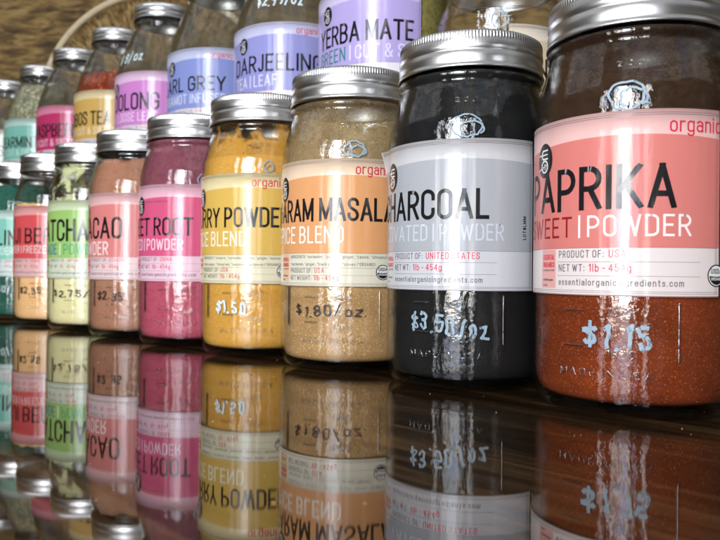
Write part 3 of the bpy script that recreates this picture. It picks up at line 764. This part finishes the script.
# ------------------------------------------------------------------ setting
def box(name, c, s, rz, m, parent=None, bev=.003):
    bm = bmesh.new(); bmesh.ops.create_cube(bm, size=1)
    for v in bm.verts: v.co = Vector((v.co.x*s[0], v.co.y*s[1], v.co.z*s[2]))
    bmesh.ops.bevel(bm, geom=bm.edges[:], offset=bev, segments=2, affect='EDGES')
    me = bpy.data.meshes.new(name); bm.to_mesh(me); bm.free(); me.materials.append(m)
    o = bpy.data.objects.new(name, me); COL.objects.link(o); o.location = c; o.rotation_euler.z = rz
    if parent: o.parent = parent
    return o
AZ = math.atan2(DIR.y, DIR.x)
def wood(name, c1, c2, c3, rough, ior, coat=0, sc=1.0, bstr=.05):
    m, t, out = mat(name)
    o = t.obj()
    g1 = t.noise(t.mapping(o, (1.2*sc, 34*sc, 34*sc)), 3.2, 6, .62, .6)
    g2 = t.noise(t.mapping(o, (5*sc, 210*sc, 210*sc)), 3.0, 4, .6, .3)
    g3 = t.noise(t.mapping(o, (.6*sc, 7*sc, 7*sc)), 4, 3)
    f = t.math('ADD', t.math('MULTIPLY', g1, .65), t.math('MULTIPLY', g2, .35))
    f = t.math('ADD', t.math('MULTIPLY', f, .8), t.math('MULTIPLY', g3, .2))
    col = t.ramp(f, [(.34, c1), (.5, c2), (.66, c3)])
    r = t.math('MULTIPLY_ADD', g2, .03, rough)
    r = t.math('ADD', r, t.math('MULTIPLY', t.ramp(t.noise(o, 14, 6, .7), [(.5, (0, 0, 0)), (.72, (1, 1, 1))]), .045))
    h = t.math('ADD', t.noise(t.mapping(o, (1, 7, 1)), 22, 2), t.math('MULTIPLY', g2, .05))
    principled(t, out, col, r, IOR=ior, Normal=t.bump(h, bstr, .002)); return m
TABLE = wood('lacquered_dark_wood', (.004, .0025, .0012), (.022, .0125, .0055), (.12, .068, .030), .011, 1.95, bstr=.0015)
tb = box('table', (ROW.x*.4, ROW.y*1.5, -.023), (6.0, 3.2, .04), AZ, TABLE, bev=.002)
tb['kind'] = 'structure'
RISE = wood('riser_wood', (.02, .010, .004), (.060, .034, .015), (.12, .072, .032), .30, 1.5)
c = low_pos(3)+NRM*(.056+.11)
rs = box('shelf_riser', (c.x, c.y, SHELF/2-.0017), (3.4, .22, SHELF+.0024), AZ, RISE)
rs['kind'] = 'structure'

# a few grains spilled on the table
random.seed(5)
V, F = [], []
for k in range(170):
    y = random.uniform(.20, .85); x = random.uniform(-.5, .42)*y/.6; r = random.uniform(.00012, .00034)
    q = len(V); cx_, cy_ = x, y
    for dx, dy, dz in ((1, 0, 0), (0, 1, 0), (-1, 0, 0), (0, -1, 0), (0, 0, 1), (0, 0, -1)):
        V.append((cx_+dx*r*random.uniform(.7, 1.4), cy_+dy*r*random.uniform(.7, 1.4), -.0028+dz*r*.8))
    for a in range(4):
        b = (a+1) % 4; F.append((q+a, q+b, q+4)); F.append((q+b, q+a, q+5))
sg = link_mesh('spilled_grains', V, F, [powder_mat('spilled_grain', srgb(210, 180, 140), srgb(150, 110, 70), 900, 0)], smooth=False)
sg['kind'] = 'stuff'; sg['label'] = 'tiny pale grains of spice scattered on the dark table'; sg['category'] = 'spilled spice'
# rough wall behind
def wall_mat():
    m, t, out = mat('weathered_straw_wall')
    o = t.obj()
    a = t.noise(t.mapping(o, (2.2, 1, 8), (0, rad(9), 0)), 3.4, 3, .5, 1.8)
    b = t.noise(t.mapping(o, (6, 1, 24), (0, rad(9), 0)), 5, 2, .5, .8)
    f = t.math('ADD', t.math('MULTIPLY', a, .62), t.math('MULTIPLY', b, .38))
    col = t.ramp(f, [(.36, srgb(58, 43, 21)), (.46, srgb(96, 73, 37)), (.55, srgb(136, 110, 62)), (.68, srgb(162, 136, 86))])
    principled(t, out, col, .8, Normal=t.bump(f, .3, .02)); return m
wc = UROW+Vector((0, .66, 0))
wl = box('wall', (wc.x, wc.y, .9), (7.0, .05, 2.6), 0, wall_mat()); wl['kind'] = 'structure'
# round woven tray leaning on the wall
def tray_mat():
    m, t, out = mat('woven_straw')
    o = t.obj()
    sx = t.new('ShaderNodeSeparateXYZ'); t.link(o, sx.inputs[0])
    ang = t.math('ARCTAN2', sx.outputs[2], sx.outputs[0])
    rr = t.math('SQRT', t.math('ADD', t.math('MULTIPLY', sx.outputs[0], sx.outputs[0]), t.math('MULTIPLY', sx.outputs[2], sx.outputs[2])))
    cb = t.new('ShaderNodeCombineXYZ'); t.link(t.math('MULTIPLY', ang, 9.0), cb.inputs[0]); t.link(t.math('MULTIPLY', rr, 14.0), cb.inputs[1])
    a = t.noise(cb.outputs[0], 3.0, 5, .65, .4)
    col = t.ramp(a, [(.36, srgb(72, 52, 24)), (.46, srgb(126, 98, 54)), (.56, srgb(164, 134, 82)), (.66, srgb(192, 166, 112))])
    principled(t, out, col, .75, Normal=t.bump(a, .8, .01)); return m
def rim_mat():
    m, t, out = mat('pale_rope_rim')
    o = t.obj()
    principled(t, out, t.mix(t.noise(o, 60, 4), srgb(226, 210, 176), srgb(196, 176, 138)), .8, Normal=t.bump(t.noise(o, 120, 3), .5, .006)); return m
wy = wc.y-.025-.07
def at_px(x, y, Y): return Vector(((x-360)/720*Y, Y, CZ+(272.6-y)/720*Y))
tc = at_px(158, 112, wy); tr_ = 118/720*wy
tray = bpy.data.objects.new('round_tray', None); COL.objects.link(tray); tray.location = tc
tray['label'] = 'round woven tray with a pale rim standing behind the jars'; tray['category'] = 'tray'
def turn(prof, name, m, n=160):
    V, F = [], []; k = len(prof)
    for i in range(n):
        a = 2*PI*i/n
        for r, y in prof: V.append((r*math.cos(a), y, r*math.sin(a)))
    for i in range(n):
        j = (i+1) % n
        for q in range(k): F.append((i*k+q, i*k+(q+1) % k, j*k+(q+1) % k, j*k+q))
    return link_mesh(name, V, F, [m], tray)
turn([(.0005, .012), (tr_*.5, .014), (tr_-.008, .004), (tr_-.008, .012), (tr_*.5, .022), (.0005, .020)], 'base', tray_mat())
turn([(tr_+.0068*math.cos(a*PI/5), .0068*math.sin(a*PI/5)-.002) for a in range(10)], 'rim', rim_mat())
# ledge that carries the tray, behind the riser
lz = tc.z-tr_-.009
lg = box('back_ledge', (wc.x, wy-.005, lz-.012), (7.0, .10, .024), 0, RISE); lg['kind'] = 'structure'

# ------------------------------------------------------------------ light
def lamp(name, loc, target, sx, sy, power, color=(1, 1, 1), nodes=None, spread=None):
    L = bpy.data.lights.new(name, 'AREA'); L.shape = 'RECTANGLE'; L.size = sx; L.size_y = sy; L.energy = power; L.color = color
    o = bpy.data.objects.new(name, L); COL.objects.link(o); o.location = loc
    d = Vector(target)-Vector(loc); o.rotation_euler = d.to_track_quat('-Z', 'Y').to_euler()
    if nodes:
        L.use_nodes = True; nodes(NT(L.node_tree))
    return o
def panes(t, wd=.2):
    """daylight through a shop window: bright gaps, foliage and blue patches between dark frames"""
    em = [n for n in t.n if n.type == 'EMISSION'][0]
    uv = t.new('ShaderNodeNewGeometry').outputs['Parametric']
    sx = t.new('ShaderNodeSeparateXYZ'); t.link(uv, sx.inputs[0])
    a = t.noise(t.mapping(uv, (wd*2.6, 5.2, 1), (0, 0, 0), (wd*31, 0, 0)), 6.5, 5, .7, 1.0)
    trees = t.ramp(a, [(.45, (.01, .01, .01)), (.49, (.25, .23, .2)), (.53, (1.0, .98, .94))])
    b = t.noise(t.mapping(uv, (wd*2, 2.4, 1), (0, 0, 0), (4, wd*17, 0)), 4, 2)
    blue = t.ramp(b, [(.50, (1, 1, 1)), (.54, (.35, .55, 1.0))])
    col = t.mix(1.0, trees, blue, 'MULTIPLY')
    t.link(col, em.inputs['Color']); em.inputs['Strength'].default_value = 1.0
TGT = Vector((-.1, .5, .1))
WX, WY = -.66, -.85
yaw = Vector((TGT.x-WX, TGT.y-WY, 0)).normalized(); side = Vector((yaw.y, -yaw.x, 0))
for k, (off, wd, pw) in enumerate(((-.62, .12, 14), (-.22, .12, 18), (.06, .34, 92), (.36, .05, 10), (.66, .14, 13))):
    p = Vector((WX, WY, .42))+side*off
    lamp('window_light', p, p+yaw, wd, 1.15, pw, (1, .965, .915), lambda t, wd=wd: panes(t, wd))
lamp('added_top_fill', (.5, -.3, 1.9), (-.2, .8, .1), 3.2, 2.0, 24, (1, .95, .87), lambda t: panes(t, .9))  # unseen soft top fill added over jars and lids, mottled like the window
lamp('added_top_fill', (-1.6, 1.0, 1.9), (-1.1, 1.3, .2), 2.4, 2.0, 22, (1, .95, .86), lambda t: panes(t, .8))  # second added top fill, above the far left end

w = bpy.data.worlds.new('World'); S.world = w; w.use_nodes = True
t = NT(w.node_tree); bg = [n for n in t.n if n.type == 'BACKGROUND'][0]
gc = t.new('ShaderNodeTexCoord').outputs['Generated']
nn = t.noise(t.mapping(gc, (1, 1, 1.5)), 3.2, 4, .6, .5)
t.link(t.ramp(nn, [(.38, (.02, .017, .014)), (.5, (.12, .105, .085)), (.60, (.50, .47, .42)), (.68, (1.5, 1.45, 1.35))]), bg.inputs[0])
bg.inputs[1].default_value = .42

S.view_settings.view_transform = 'Standard'; S.view_settings.look = 'None'; S.view_settings.gamma = 1
S.view_settings.exposure = -.16
S.render.engine = 'CYCLES'
cy = S.cycles
cy.max_bounces = 14; cy.diffuse_bounces = 4; cy.glossy_bounces = 6; cy.transmission_bounces = 8; cy.transparent_max_bounces = 40
cy.caustics_reflective = False; cy.caustics_refractive = False; cy.sample_clamp_indirect = 6
cy.use_denoising = True
try: cy.denoiser = 'OPENIMAGEDENOISE'
except Exception: pass
